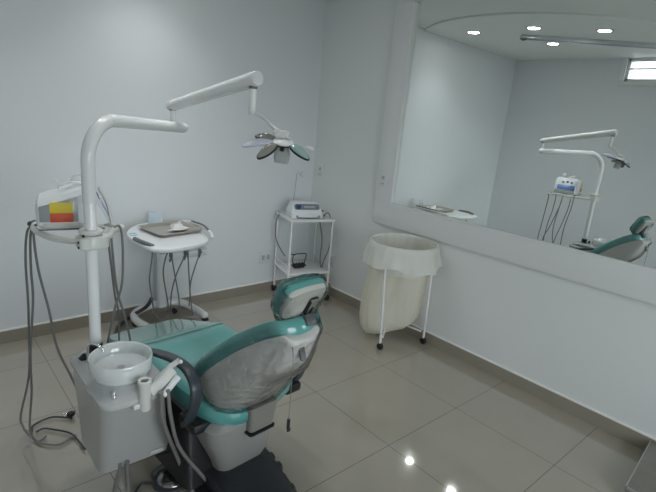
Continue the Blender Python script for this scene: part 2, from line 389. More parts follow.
# ------------------------------------------------------------------ ceiling lights and strip
DL = [(-1.595, -.442, 'the back wall, leftmost of four in the mirror'), (-1.605, -1.075, 'the ceiling strip end, second from left in the mirror'),
      (-2.335, -.92, 'the wall with the high window, lowest in the mirror'), (-1.89, -1.587, 'the camera, rightmost of four in the mirror')]
for x, y, w in DL:
    t = thing('downlight', 'round recessed ceiling downlight nearest '+w, 'ceiling light', (x, y, HC), 'recessed downlights in the ceiling')
    mb = MB(); mb.lathe([(.052, -.001), (.060, -.006), (.070, -.006), (.076, 0), (.076, .012), (.052, .012), (.052, -.001)], (x, y, HC)); mb.build('bezel', STEEL, t)
    mb = MB(); mb.lathe([(.001, .0), (.052, .0)], (x, y, HC-.002)); mb.rings([[(x+.052*math.cos(2*PI*i/32), y+.052*math.sin(2*PI*i/32), HC-.003) for i in range(32)], [(x+.052*math.cos(2*PI*i/32), y+.052*math.sin(2*PI*i/32), HC+.004) for i in range(32)]]); mb.build('lamp_lens', BULB, t)
for x, y, w in DL:
    l = bpy.data.lights.new('downlight_beam', 'SPOT'); l.energy = 22; l.spot_size = math.radians(118); l.spot_blend = 1; l.shadow_soft_size = .045; l.color = (.95, .98, 1)
    o = bpy.data.objects.new('downlight_beam', l); COL.objects.link(o); o.location = (x, y, HC-.012)
p0, p1 = Vector((-1.85, -.82, HC)), Vector((-2.66, -1.88, HC)); d = (p1-p0); L = d.length; an = math.atan2(d.y, d.x)
t = thing('ceiling_strip', 'long narrow aluminium strip fixture on the ceiling, seen in the mirror', 'light fixture', tuple((p0+p1)/2))
M_ = TR((p0+p1)/2, an)
mb = MB(M_); mb.box((0, 0, -.006), (L, .085, .012), .002); mb.box((0, .04, -.02), (L, .004, .03), .001); mb.box((0, -.04, -.02), (L, .004, .03), .001); mb.build('tray', ALU, t)
mb = MB(M_)
for k in range(44):
    xx = -L/2+.03+k*(L-.06)/43; mb.box((xx, 0, -.022), (.004, .076, .02), 0, Matrix.Rotation(.25, 3, 'Y'))
mb.build('louvre', CHROME, t)
mb = MB(M_); mb.ball((-L/2+.03, 0, -.03), (.03, .03, .02)); mb.build('end_cap', GRIP, t)

# ------------------------------------------------------------------ sockets and switches
def plate(name, c, nrm, w, h, label, cat_, inserts):
    c = Vector(c); n = Vector(nrm); s_ = Vector((-n.y, n.x, 0))
    t = thing(name, label, cat_, tuple(c))
    R3 = Matrix((s_, Vector((0, 0, 1)), n)).transposed()
    mb = MB(Matrix.Translation(c) @ R3.to_4x4()); prism(mb, rrect(w, h, .008), 0, .011, .003); mb.build('cover_plate', SOCK, t)
    for k, (dx, dz, ww, hh) in enumerate(inserts):
        mb = MB(Matrix.Translation(c) @ R3.to_4x4()); prism(mb, rrect(ww, hh, .003, cx=dx, cy=dz), .010, .015, .002); mb.build('insert', SOCKD, t)
plate('wall_outlet', (-.494, 0, .331), (0, -1, 0), .125, .115, 'square white double wall outlet low on the back wall', 'outlet', [(-.026, 0, .03, .045), (.026, 0, .03, .045)])
plate('wall_outlet', (0, -.367, .334), (-1, 0, 0), .07, .115, 'white wall outlet low on the mirror wall behind the trolley', 'outlet', [(0, .02, .03, .03), (0, -.02, .03, .03)])
plate('light_switch', (0, -.112, 1.137), (-1, 0, 0), .07, .115, 'white switch plate beside the room corner above the trolley', 'switch', [(0, .012, .022, .028), (0, -.035, .03, .008)])
plate('light_switch', (-PT, -.93, 1.178), (-1, 0, 0), .07, .115, 'white switch plate on the frame panel beside the mirror edge', 'switch', [(0, .012, .024, .028), (0, -.035, .03, .008)])

# ------------------------------------------------------------------ dental chair
TH = math.radians(4); CO = Vector((-1.92, -1.75, 0)); CM = TR(CO, TH)
chair = thing('dental_chair', 'reclined dental chair with teal upholstery and grey shell wrapped in clear film', 'dental chair', tuple(CO))
mb = MB(CM)
ol = [(-.17, .42), (.17, .42), (.2, .30), (.165, .0), (.15, -.12), (.155, -.24), (.10, -.50), (.04, -.58), (-.17, -.60), (-.24, -.52), (-.23, -.22), (-.165, 0), (-.2, .3)]
prism(mb, [(p.x, p.y) for p in cat([(x, y, 0) for x, y in ol], 2, True)], .0, .05, .012)
prism(mb, [(p.x, p.y) for p in cat([(x, y, 0) for x, y in [(-.15, .33), (.13, .33), (.135, .2), (.125, -.2), (.05, -.48), (-.02, -.54), (-.14, -.56), (-.19, -.48), (-.17, .2)]], 3, True)], .045, .125, .018)
for k in range(4): mb.box((.125+.01*(k % 2)-.022*k, -.24-k*.07, .05), (.06, .045, .07), .014, rz(-.25))
mb.build('base', BASEB, chair)
mb = MB(CM)
def sec(w0, w1, v0, v1, z, r=.05): return [(x, y, z) for x, y in rrect(w1-w0, v1-v0, r, 5, (w0+w1)/2, (v0+v1)/2)]
mb.rings([sec(-.14, .10, -.25, .22, .118), sec(-.15, .105, -.27, .24, .16), sec(-.21, .10, -.31, .28, .30, .06), sec(-.235, .11, -.33, .30, .39, .06), sec(-.21, .10, -.31, .28, .41, .05)])
mb.build('lower_cover', COVER, chair)
mb = MB(CM)
mb.rings([sec(-.27, -.12, -.20, .12, .07, .03), sec(-.255, -.13, -.16, .10, .28, .03), sec(-.235, -.13, -.14, .10, .39, .02)])
mb.tube([(-.20, -.1, .24), (-.32, -.02, .20), (-.46, .08, .2)], .028)
mb.tube([(-.20, .12, .10), (-.3, .08, .17), (-.42, .08, .25)], .03)
mb.build('lift_linkage', BLACK, chair)
# seat
mb = MB(CM)
so = cat([(x, y, 0) for x, y in [(-.20, .335), (0, .345), (.20, .335), (.245, .30), (.255, .15), (.25, -.08), (.225, -.25), (.14, -.30), (0, -.335), (-.14, -.335), (-.225, -.25), (-.25, -.08), (-.255, .15), (-.245, .30)]], 4, True)
so = [(p.x, p.y) for p in so]
def seatm(u, v, w): return (u, v, w + .018*(abs(u)/.25)**2 + (.02*max(0, (v-.1)/.25)**2))
mb.pillow(so, [(.05, .385), (.02, .388), (.004, .408), (0, .445), (.008, .475), (.03, .492), (.07, .498), (.12, .496), (.18, .494), (.24, .493)], seatm)
mb.build('seat', TEAL, chair)
# leg rest : glossy cushion sloping down, mapped on its own plane
mb = MB(CM)
lo = [(p.x, p.y) for p in cat([(x, y, 0) for x, y in [(-.225, .0), (0, -.005), (.225, .0), (.235, .04), (.225, .35), (.20, .46), (.12, .49), (0, .50), (-.12, .49), (-.20, .46), (-.225, .35), (-.235, .04)]], 4, True)]
sl = math.radians(17)
def legm(u, v, w): return (u, .345+v*math.cos(sl)+w*math.sin(sl), .508-v*math.sin(sl)+w*math.cos(sl))
mb.pillow(lo, [(.03, -.07), (.01, -.068), (0, -.05), (0, -.02), (.006, -.005), (.02, .0), (.06, .002), (.14, .002)], legm)
mb.build('leg_rest', TEALF, chair)
mb = MB(CM); prism(mb, rrect(.36, .40, .06, cx=0, cy=.22), -.10, -.066, .01, legm); mb.build('leg_rest_pan', SHELL, chair)
# backrest
def lerp(a, b, t): return a+(b-a)*t
def prof(tab, s):
    n = len(tab)-1; x = max(0, min(.9999, s))*n; i = int(x); return [lerp(p, q, x-i) for p, q in zip(tab[i], tab[i+1])]
Fp = [(p.x, p.y) for p in cat([(-.105, .52, 0), (-.205, .655, 0), (-.335, .785, 0), (-.435, .865, 0), (-.525, .915, 0)], 4)]
Rp = [(p.x, p.y) for p in cat([(-.265, .365, 0), (-.345, .48, 0), (-.44, .615, 0), (-.53, .72, 0), (-.585, .855, 0)], 4)]
HWt = [(.17,), (.218,), (.208,), (.178,), (.138,), (.106,), (.088,)]
CXt = [(-.015,), (-.02,), (-.02,), (-.018,), (-.018,)]
def fp(s):
    s = max(0, min(1, s)); v, z = prof(Fp, s); v2, z2 = prof(Fp, min(1, s+.02)); v1, z1 = prof(Fp, max(0, s-.02))
    d = Vector((v2-v1, z2-z1)).normalized(); return v, z, d
def backm(u, s, w):
    """u in half-widths, s along the length, w depth behind the front surface"""
    v, z, d = fp(s)
    ext = (s-max(0, min(1, s)))*.55
    n = Vector((-d.y, d.x))        # towards the patient (front)
    wing = .016*abs(u)**2.5
    hw = prof(HWt, s)[0]; cx = prof(CXt, s)[0]
    n = n if n.y > 0 else -n
    return (cx+u*hw, v+d.x*ext+n.x*(-w+wing), z+d.y*ext+n.y*(-w+wing))
bo = [(p.x, p.y) for p in cat([(x, y, 0) for x, y in [(-.75, -.02), (0, -.035), (.75, -.02), (.96, .06), (1, .25), (1, .5), (1, .75), (.98, .9), (.75, 1.0), (0, 1.03), (-.75, 1.0), (-.98, .9), (-1, .75), (-1, .5), (-1, .25), (-.96, .06)]], 4, True)]
def pil2(mb, outline, levels, fm):
    R = []
    for k, w in levels: R.append([fm(p[0]*k, .5+(p[1]-.5)*(1-(1-k)*.55), w) for p in outline])
    return mb.rings(R)
mb = MB(CM)
pil2(mb, bo, [(.9, .062), (.97, .058), (1, .045), (1.01, .03), (1, .014), (.965, .003), (.9, -.003), (.75, -.004), (.5, -.001), (.25, .003), (.05, .005)], backm)
mb.build('backrest', TEAL, chair)
# rear shell of the backrest
mb = MB(CM); R = []
for i in range(17):
    s_ = i/16; v, z, d = fp(s_); rv, rz_ = prof(Rp, s_); hw = prof(HWt, s_)[0]; cx = prof(CXt, s_)[0]
    k = 1 if 0 < i < 16 else .93
    ring = []
    n = Vector((d.y, -d.x));  n = n if n.y < 0 else -n
    fv, fz = v+n.x*.045, z+n.y*.045
    for j in range(25):
        ph = PI*j/24; c = math.cos(ph); q = math.sin(ph)
        uu = math.copysign(abs(c)**.72, c)*hw*.975*k; dd = q**.9
        ring.append((cx+uu, lerp(fv, rv, dd), lerp(fz, rz_, dd)))
    R.append(ring)
mb.rings(R); shell = mb.build('backrest_shell', SHELL, chair, ang=60)
# top boss of the shell with the head rest stem
mb = MB(CM); mb.box((.02, -.545, .905), (.05, .03, .045), .010, Matrix.Rotation(-.6, 3, 'X')); mb.box((.02, -.525, .915), (.04, .012, .10), .004, Matrix.Rotation(-.3, 3, 'X')); mb.build('headrest_stem', mat('stem_grey', (.10, .11, .11), .35), chair)
mb = MB(CM); mb.box((-.03, -.572, .80), (.026, .014, .06), .006, Matrix.Rotation(-.35, 3, 'X')); mb.build('release_lever', GRIP, chair)
# headrest
HCn = Vector((-.004, -.500, .985)); HS_ = .80; ht = math.radians(62)
hd = Vector((0, -math.cos(ht), math.sin(ht))); hn = Vector((0, math.sin(ht), math.cos(ht)))   # along, towards the patient
def headm(u, v, w): p = HCn+Vector((1, 0, 0))*u+hd*v+hn*(w+.25*u*u); return tuple(p)
ho = [(p.x*HS_, p.y*(HS_+.05)) for p in cat([(x, y, 0) for x, y in [(-.085, -.078), (0, -.085), (.085, -.078), (.112, -.03), (.118, .04), (.102, .088), (0, .10), (-.095, .084), (-.118, .03), (-.115, -.03)]], 4, True)]
mb = MB(CM); mb.pillow(ho, [(.012, -.026), (.004, -.022), (0, -.01), (0, .006), (.005, .018), (.015, .026), (.03, .028), (.05, .027)], headm); mb.build('headrest', TEAL, chair)
mb = MB(CM); hb = [(x*.96, y*.94) for x, y in ho]; mb.pillow(hb, [(0, -.022), (0, -.032), (.005, -.040), (.025, -.045), (.05, -.047)], headm)
hb_ = mb.build('headrest_back', mat('headrest_shell', (.56, .56, .51), .35, coat=.5), chair)
mb = MB(CM); prism(mb, rrect(.044, .10, .010, cx=.028, cy=-.012), -.056, -.042, .004, headm); mb.build('bracket', BLACK, hb_)
mb = MB(CM); prism(mb, rrect(.028, .082, .008, cx=.030, cy=-.016), -.060, -.054, .003, headm); prism(mb, rrect(.04, .010, .004, cx=.028, cy=.032), -.062, -.054, .003, headm); mb.build('clamp_plate', STEEL, hb_)
mb = MB(CM); prism(mb, rrect(.012, .045, .005, cx=.03, cy=-.024), -.064, -.058, .003, headm); mb.build('slot', BLACK, hb_)
# armrests
for sgn in (-1, 1):
    mb = MB(CM); x = sgn*.272
    mb.band([(x, .12, .585), (x, .03, .610), (x, -.10, .640), (x, -.205, .640), (x*1.01, -.262, .60), (x*1.02, -.265, .53), (x*1.03, -.23, .44), (x*1.0, -.17, .38)] if sgn < 0 else [(x, .0, .585), (x, -.10, .605), (x, -.205, .605), (x, -.262, .57), (x, -.265, .50), (x, -.23, .42), (x, -.17, .37)], (1, 0, 0), .046, .021)
    mb.build('armrest', SLATE, chair)
    mb = MB(CM); mb.box((sgn*.235, -.20, .40), (.09, .13, .045), .012); mb.build('arm_bracket', BLACK, chair)
# hinge cover behind the seat
mb = MB(CM)
mb.rings([sec(-.065, .035, -.345, -.26, .345, .012), sec(-.075, .045, -.355, -.26, .355, .014), sec(-.085, .055, -.365, -.24, .47, .014)])
mb.build('hinge_cover', mat('hinge_grey', (.22, .22, .19), .35), chair)
mb = MB(CM); mb.rings([sec(-.080, .050, -.361, -.25, .340, .014), sec(-.081, .051, -.363, -.25, .350, .014)]); mb.build('hinge_gasket', BLACK, chair)
# pull cord with a small toggle
cx, cy = (-1.955, -2.33)
mb = MB(); mb.tube([(cx+.0, cy+.03, .86), (cx, cy, .80), (cx, cy, .6), (cx, cy, .54)], .0016, seg=6); mb.build('pull_cord', HOSE, chair)
mb = MB(); mb.rod((cx, cy, .54-.035), (cx, cy, .54+.005), .006); mb.box((cx+.003, cy, .54-.04), (.014, .008, .016), .003); mb.build('cord_toggle', BLACK, chair)
# clear protective film, crumpled, over the head rest and the upper shell
def filmed(name, R, amp, caps=(False, False)):
    mb = MB(CM); mb.rings(R, caps)
    for v in mb.bm.verts:
        nn = noise.noise_vector(v.co*16)*amp+noise.noise_vector(v.co*40)*amp*.4
        v.co += nn
    return mb.build(name, FILM, chair, ang=25)
R = []
for w, k in ((-.058, .55), (-.056, .8), (-.05, .97), (-.035, 1.04), (-.015, 1.05), (.01, 1.05), (.026, 1.02), (.036, .9), (.036, .6), (.036, .3)):
    R.append([headm(x*k, y*k-(0.015 if w < 0 else 0), w) for x, y in ho])
filmed('headrest_film', R, .004)
R = []
for i in range(15):
    s_ = .0+i/14*1.0; v, z, d = fp(s_); rv, rz_ = prof(Rp, s_); hw = prof(HWt, s_)[0]; cx = prof(CXt, s_)[0]
    ring = []
    n = Vector((d.y, -d.x));  n = n if n.y < 0 else -n
    fv, fz = v-n.x*.012, z-n.y*.012
    flare = 1.06+.18*max(0, s_-.6)
    for j in range(33):
        ph = PI*j/32; c = math.cos(ph); q = math.sin(ph)
        uu = math.copysign(abs(c)**.62, c)*hw*flare; dd = q**.85*(1.06+.16*max(0, s_-.5))
        ring.append((cx+uu, lerp(fv, rv, dd), lerp(fz, rz_, dd)))
    R.append(ring)
mbR = MB(CM); mbR.rings(R, (False, False), closed=False)
for v in mbR.bm.verts: v.co += noise.noise_vector(v.co*13)*.008+noise.noise_vector(v.co*35)*.003
mbR.build('backrest_film', FILM, chair, ang=25)

# ------------------------------------------------------------------ spittoon unit
unit = thing('spittoon_unit', 'white spittoon cabinet with round porcelain bowl beside the dental chair', 'spittoon', (-2.36, -1.75, .2))
mb = MB()
def ur(x0, x1, y0, y1, z, r=.04): return [(x, y, z) for x, y in rrect(x1-x0, y1-y0, r, 6, (x0+x1)/2, (y0+y1)/2)]
mb.rings([ur(-2.46, -2.20, -1.82, -1.585, .20, .03), ur(-2.475, -2.19, -1.845, -1.57, .215, .04), ur(-2.485, -2.23, -1.92, -1.56, .42, .045), ur(-2.495, -2.265, -1.99, -1.55, .585, .05)])
mb.build('cabinet', TANK, unit)
mb = MB()
mb.rings([ur(-2.497, -2.262, -1.993, -1.548, .575, .05), ur(-2.50, -2.258, -1.997, -1.545, .581, .052), ur(-2.50, -2.258, -1.997, -1.545, .598, .052), ur(-2.492, -2.266, -1.989, -1.553, .606, .05),
          ur(-2.480, -2.275, -1.975, -1.565, .610, .05), ur(-2.470, -2.262, -1.955, -1.575, .630, .06), ur(-2.455, -2.270, -1.94, -1.59, .636, .055)])
mb.build('lid', LIDM, unit)
bc = Vector((-2.385, -1.845, .63))
mb = MB(); mb.lathe([(.02, .002), (.095, .002), (.098, .006), (.0985, .022), (.107, .024), (.110, .030), (.1115, .074), (.109, .078), (.105, .075), (.102, .044), (.094, .034), (.05, .030), (.012, .028), (.002, .028)], bc, 48)
bowl = mb.build('bowl', PORC, unit)
mb = MB(); mb.lathe([(.001, .0305), (.012, .0305), (.014, .0295)], bc, 20); mb.build('drain', SOCKD, bowl)
mb = MB(); mb.tube([(-2.462, -1.70, .63), (-2.462, -1.71, .70), (-2.452, -1.735, .722), (-2.43, -1.765, .715), (-2.425, -1.772, .70)], .0045); mb.build('water_spout', CHROME, unit)
mb = MB(); mb.box((-2.462, -1.672, .640), (.02, .02, .025), .004); mb.rod((-2.482, -1.668, .632), (-2.462, -1.668, .650), .010); mb.build('tap_valve', BLACK, unit)
mb = MB(); mb.rod((-2.452, -1.968, .604), (-2.452, -1.968, .634), .0085); mb.ball((-2.452, -1.968, .636), (.0075, .0075, .005)); mb.build('knob', CHROME, unit)
# suction holder
mb = MB(); c = Vector((-2.358, -2.005, .0))
mb.lathe([(.018, .555), (.021, .56), (.021, .655), (.0235, .66), (.0235, .672), (.019, .675), (.013, .672), (.012, .62)], c, 28)
mb.box((-2.372, -1.985, .575), (.055, .05, .022), .006)
mb.build('cup_holder', CREAM, unit)
mb = MB(); mb.lathe([(.001, .66), (.0125, .66)], c, 20); mb.build('holder_hole', BLACK, unit)
mb = MB(); mb.tube([(-2.342, -2.003, .612), (-2.295, -1.985, .628), (-2.24, -1.965, .655)], (.019, .023), seg=16); mb.tube([(-2.30, -1.95, .62), (-2.245, -1.95, .66), (-2.21, -1.965, .69)], (.012, .010), seg=12); mb.build('suction_handpiece', CREAM, unit)
mb = MB(); mb.tube([(-2.30, -2.025, .60), (-2.265, -2.01, .62), (-2.23, -1.995, .64)], (.011, .013), seg=12); mb.ball((-2.212, -1.978, .69), .008); mb.build('saliva_handpiece', PLAST, unit)
mb = MB(); mb.box((-2.26, -1.862, .245), (.055, .006, .012), .001, Matrix.Rotation(-.3, 3, 'X')); mb.build('nameplate', SOCKD, unit)
for k, r in (('suck_a', .0085), ('suck_b', .0075), ('suck_c', .006), ('under_a', .008), ('under_b', .010)):
    mb = MB(); mb.tube(HS[k], r); mb.build('hose', HOSE, unit)

# ------------------------------------------------------------------ light pole with operatory lamp
px, py = -2.414, -1.638
lamp = thing('operatory_light', 'white pole with jointed arm carrying a petal shaped dental light', 'dental light', (px, py, .63))
mb = MB(); mb.rod((px, py, .632), (px, py, 1.245), .0215, .05, 28); mb.build('pole', WHITE, lamp)
mb = MB(); mb.rod((px, py, .632), (px, py, .675), .026, .1, 28); mb.build('pole_collar', BLACK, lamp)
ah = Vector((.535, .385, 0)).normalized()
P = [(px, py, 1.243), (px, py, 1.32), (px, py, 1.385)]
cR = .15; top = 1.540
for k in range(1, 9):
    a = PI/2*k/8; P.append((px+ah.x*cR*(1-math.cos(a)), py+ah.y*cR*(1-math.cos(a)), top-cR+cR*math.sin(a)))
e = Vector((-1.872, -1.250, 1.512)); P += [tuple(Vector(P[-1]).lerp(e, .5)), tuple(e)]
mb = MB(); mb.tube(P, .0245, 3, 20); mb.build('fixed_arm', WHITE, lamp)
mb = MB(); mb.ball(e, (.0245, .0245, .0245)); mb.build('arm_end', WHITE, lamp)
j0 = Vector((-1.915, -1.232, 1.53)); j1 = Vector((-1.915, -1.232, 1.60)); s1 = Vector((-1.868, -1.885, 1.742))
mb = MB(); mb.rod(j0, j1, .012); mb.build('pivot', WHITE, lamp)
mb = MB(); mb.rod(j1-Vector((0, 0, .012)), j1-Vector((0, 0, .004)), .016); mb.build('pivot_ring', GRIP, lamp)
dirv = (s1-j1).normalized(); jA = j1+Vector((0, 0, .012))-dirv*.03
mb = MB(); mb.rod(jA, s1-dirv*.03, .0225, .25, 24); mb.cyl(jA+dirv*.04, s1-dirv*.002, .0255, .029, 24); mb.build('spring_arm', WHITE, lamp)
mb = MB(); mb.rod(s1-dirv*.004, s1+dirv*.004, .0275, .1, 32); mb.build('end_cap', WHITE, lamp)
q0 = s1-dirv*.025
mb = MB(); mb.rod(q0-Vector((0, 0, .02)), q0-Vector((0, 0, .125)), .0135); mb.build('drop_tube', WHITE, lamp)
mb = MB(); mb.rod(q0-Vector((0, 0, .018)), q0-Vector((0, 0, .034)), .017); mb.build('drop_collar', GRIP, lamp)
hub = Vector((-1.806, -1.990, 1.514))
b0 = q0-Vector((0, 0, .122))
mb = MB(); mb.rod(b0+Vector((0, 0, .012)), b0-Vector((0, 0, .008)), .015); mb.tube([b0, b0.lerp(hub, .35)+Vector((0, 0, .02)), b0.lerp(hub, .7)+Vector((0, 0, .02)), hub+Vector((-.018, .01, .045))], .006); mb.build('lamp_bow', CREAM, lamp)
ax = Vector((-.10, -.20, 1)).normalized()                        # lamp axis (up), the face looks down
u0 = Vector((.754, -.651, 0)); u0 = (u0-ax*u0.dot(ax)).normalized(); w0 = ax.cross(u0).normalized()   # u0 across, w0 away
mb = MB(); mb.rings([[hub+ax*z+u0*(a-.012)+w0*(b_+.01) for a, b_ in rrect(.062*k, .035*k, .014*k)] for k, z in ((.8, .020), (1, .025), (1, .036), (.85, .041))]); mb.build('lamp_yoke', CREAM, lamp)
mb = MB(); mb.lathe([(.001, .016), (.02, .014), (.036, .009), (.042, .002), (.040, -.003), (.036, -.008), (.001, -.009)], hub, 36, ax); mb.build('hub', WHITE, lamp)
mb = MB(); mb.lathe([(.0385, -.003), (.0405, -.005), (.0385, -.010), (.034, -.011)], hub, 36, ax); mb.build('hub_rim', BLACK, lamp)
def petal(azd, droop, ln, wd, roll, mface, mback, name='petal'):
    az = math.radians(azd); dp = math.radians(droop)
    h = (u0*math.cos(az)+w0*math.sin(az)); rd = (h*math.cos(dp)-ax*math.sin(dp)); n = (h*math.sin(dp)+ax*math.cos(dp)); t = rd.cross(n)
    rl = math.radians(roll); t2 = t*math.cos(rl)+n*math.sin(rl); n2 = n*math.cos(rl)-t*math.sin(rl)
    c = hub+h*.033-ax*.001+rd*ln*.5
    rim = [(math.cos(2*PI*i/28), math.sin(2*PI*i/28)) for i in range(28)]
    def rg(k, w): return [c+rd*ln*.5*k*a+t2*wd*.5*k*b_*(1-.18*a)+n2*(w+.012*(1-k*k)) for a, b_ in rim]
    mb = MB(); mb.rings([rg(.95, -.001), rg(.6, -.0005), rg(.1, 0)], (False, True)); ft = mb.build('reflector', mface, lamp)
    mb = MB(); mb.rings([rg(.97, .003), rg(.8, .006), rg(.4, .008), rg(.08, .009)], (False, True)); mb.build(name, mback, lamp)
    R = []
    for i in range(28):
        a, b_ = rim[i]; p = c+rd*ln*.5*a+t2*wd*.5*b_*(1-.18*a); q = (p-c).normalized()
        R.append([p+q*.0035*math.cos(x)+n2*.0045*math.sin(x) for x in [2*PI*j/8 for j in range(8)]])
    R.append(R[0]); mb = MB(); mb.rings(R, (False, False)); mb.build('petal_rim', mback if mback is LAV else BLACK, lamp)
petal(184, 15, .125, .062, -8, GLASSD, LAV)
petal(221, 34, .094, .05, 4, GLASSD, GLASSD)
petal(334, 24, .092, .05, -4, GLASST, GLASST)
petal(150, 4, .10, .055, 0, GLASSD, GLASSD)
petal(96, 2, .125, .058, 0, GLASST, LAV)
# centre handle
mb = MB(); hc = hub-ax*.045
mb.rings([[hc+u0*a*k+w0*b_*k*.8+ax*z for a, b_ in rrect(.062, .05, .012)] for k, z in ((.55, .034), (.8, .02), (1, .0), (1, -.018), (.85, -.034))])
mb.build('handle', mat('handle_grey', (.42, .43, .43), .35), lamp)
mb = MB(); mb.ball(hub-ax*.022-w0*.018, .009); mb.build('joystick', BLACK, lamp)
mb = MB(); mb.rod(hub+u0*.09-w0*.01-ax*.004, hub+u0*.118-w0*.01-ax*.008, .008, .4); mb.build('grip_knob', CREAM, lamp)

# ------------------------------------------------------------------ control unit clamped on the pole
cu = thing('control_unit', 'white control box with blue display and red yellow sticker, hung with hoses', 'dental instrument unit', (px, py, 1.08))
mb = MB()
mb.lathe([(.0225, -.035), (.038, -.035), (.042, -.030), (.042, .012), (.038, .018), (.0225, .018)], (px, py, 1.105), 36)
mb.lathe([(.0225, .022), (.040, .022), (.043, .026), (.043, .034), (.039, .038), (.0225, .038)], (px, py, 1.105), 36)
mb.rings([[(x, y, z) for x, y in rrect(.105, .075, .02, 5, px+.004, py+.0)] for z in (1.075, 1.116)])
mb.build('clamp', CREAM, cu)
for dx, dy, dz in ((-.048, -.018, .0), (-.048, -.018, -.02), (.034, -.032, -.002), (.034, -.032, -.02), (-.034, -.026, .025)):
    mb = MB(); mb.ball((px+dx, py+dy, 1.10+dz), .0055, 10); mb.build('screw', BLACK, cu)
mb = MB()
mb.tube([(px-.03, py+.01, 1.098), (-2.475, -1.58, 1.09), (-2.52, -1.47, 1.082), (-2.538, -1.32, 1.075), (-2.522, -1.20, 1.066), (-2.50, -1.15, 1.064)], .0125, seg=14)
mb.tube([(px+.03, py+.01, 1.098), (-2.33, -1.57, 1.092), (-2.295, -1.49, 1.09), (-2.255, -1.46, 1.09), (-2.235, -1.44, 1.09)], .0135, seg=14)
mb.tube([(-2.50, -1.15, 1.064), (-2.42, -1.17, 1.072), (-2.33, -1.24, 1.08), (-2.27, -1.36, 1.088), (-2.255, -1.46, 1.09)], .010, seg=12)
mb.build('hose_holder', CREAM, cu)
BM = TR((-2.41, -1.36, 1.102), math.radians(-13))
mb = MB(BM)
mb.rings([[(x, y, 0.0) for x, y in rrect(.22, .22, .05, 6)], [(x, y, .008) for x, y in rrect(.235, .235, .05, 6)], [(x, y, .03) for x, y in rrect(.24, .24, .045, 6)]]); mb.build('box_base', CREAM, cu)
mb = MB(BM)
# body: hexahedral, taller behind the panel (panel faces +x, sloping back)
def cs_(x, z, y0, y1, zb=.022): return [(x, y0, zb), (x, y1, zb), (x, y1, z-.02), (x, y1-.02, z), (x, y0+.02, z), (x, y0, z-.02)]
mb.rings([cs_(-.125, .095, -.09, .09), cs_(-.116, .112, -.108, .108), cs_(-.03, .142, -.118, .118), cs_(.04, .165, -.118, .118), cs_(.075, .165, -.117, .117), cs_(.106, .10, -.116, .116, .022), cs_(.128, .055, -.112, .112, .024)])
mb.build('housing', PLAST, cu)
# front panel with blue display
pn = Vector((.64, 0, .5)).normalized()
def pan(u, v, w): # u along y, v up the slope
    base = Vector((.1045, 0, .098)); up = Vector((-.050, 0, .105)).normalized()
    nn = Vector((.105, 0, .055)).normalized()
    return tuple(base+Vector((0, u, 0))+up*v+nn*w)
mb = MB(BM); prism(mb, rrect(.215, .135, .015), -.012, .006, .002, pan); fp_ = mb.build('control_panel', mat('panel_pale', (.66, .70, .72), .3), cu)
mb = MB(BM); prism(mb, rrect(.17, .050, .004, cx=0, cy=-.035), .005, .008, .001, pan); mb.build('display', BLUE, fp_)
for k in range(3):
    mb = MB(BM); o_ = [(x*.012+(-.04+.04*k), y*.010+.022+.006*(k == 1)) for x, y in [(math.cos(i*PI/8), math.sin(i*PI/8)) for i in range(16)]]
    prism(mb, o_, .005, .009, .001, pan); mb.build('button', NAVY, fp_)
# sticker side (faces the camera)
def side(u, v, w): return (u, -.1185-w, v)
mb = MB(BM); prism(mb, rrect(.080, .042, .002, cx=-.036, cy=.092), -.004, .002, .0005, side); mb.build('yellow_sticker', YEL, cu)
mb = MB(BM); prism(mb, rrect(.080, .036, .002, cx=-.036, cy=.053), -.004, .002, .0005, side); mb.build('red_sticker', RED, cu)
mb = MB(BM); prism(mb, [(-.112, .036), (.022, .036), (.022, .134), (-.02, .122), (-.112, .096)], -.012, .0003, .001, side); mb.build('side_trim', mat('side_silver', (.36, .38, .38), .3, metal=.4), cu)
mb = MB(BM); prism(mb, rrect(.235, .006, .002, cx=.0, cy=.006), .0, .004, .001, side); mb.build('gasket', GRIP, cu)
# things on top : small bracket and handle
mb = MB(BM)
mb.band([(-.045, -.02, .15), (-.04, -.02, .172), (-.055, -.02, .19)], (0, 1, 0), .02, .006); mb.band([(-.04, 0, .158), (0, 0, .176), (.045, 0, .172)], (0, 1, 0), .03, .008)
mb.band([(.0, .05, .166), (.02, .05, .195), (.06, .05, .20), (.07, .05, .17)], (0, 1, 0), .03, .008)
mb.build('top_bracket', CREAM, cu)
mb = MB(BM); mb.tube([(.145, -.09, .02), (.13, -.09, .1), (.10, -.10, .17)], .006); mb.build('handpiece', STEEL, cu)
for k in ('left_a', 'left_b', 'left_c', 'right_a', 'right_b', 'right_c'):
    mb = MB(); mb.tube(HS[k], .0052, 5, 8); mb.build('hose', HOSE, cu)
mb = MB()
for a in ((-2.525, -1.165, 1.068), (-2.508, -1.15, 1.068)): mb.ball(a, (.016, .02, .012))
mb.build('hose_connector', HOSED, cu)

# mains cable lying on the floor
t = thing('power_cable', 'dark power cable coiled on the floor tiles left of the spittoon cabinet', 'cable', tuple(HS['floor_cable'][0]))
mb = MB(); mb.tube(HS['floor_cable'], .0045); mb.tube(HS['floor_cable_b'], .0045); mb.build('cord', HOSED, t)
e_ = Vector(HS['floor_cable'][-1]); d_ = (e_-Vector(HS['floor_cable'][-2])).normalized()
mb = MB(); mb.box(e_+Vector((0.0, .02, .012)), (.034, .028, .024), .005, rz(.6)); mb.build('plug', BLACK, t)
mb = MB()
for k in (-1, 1): mb.rod(e_+Vector((-.035, .03+k*.009, .014)), e_+Vector((-.01, .03+k*.009, .014)), .0025)
mb.build('prong', CHROME, t)

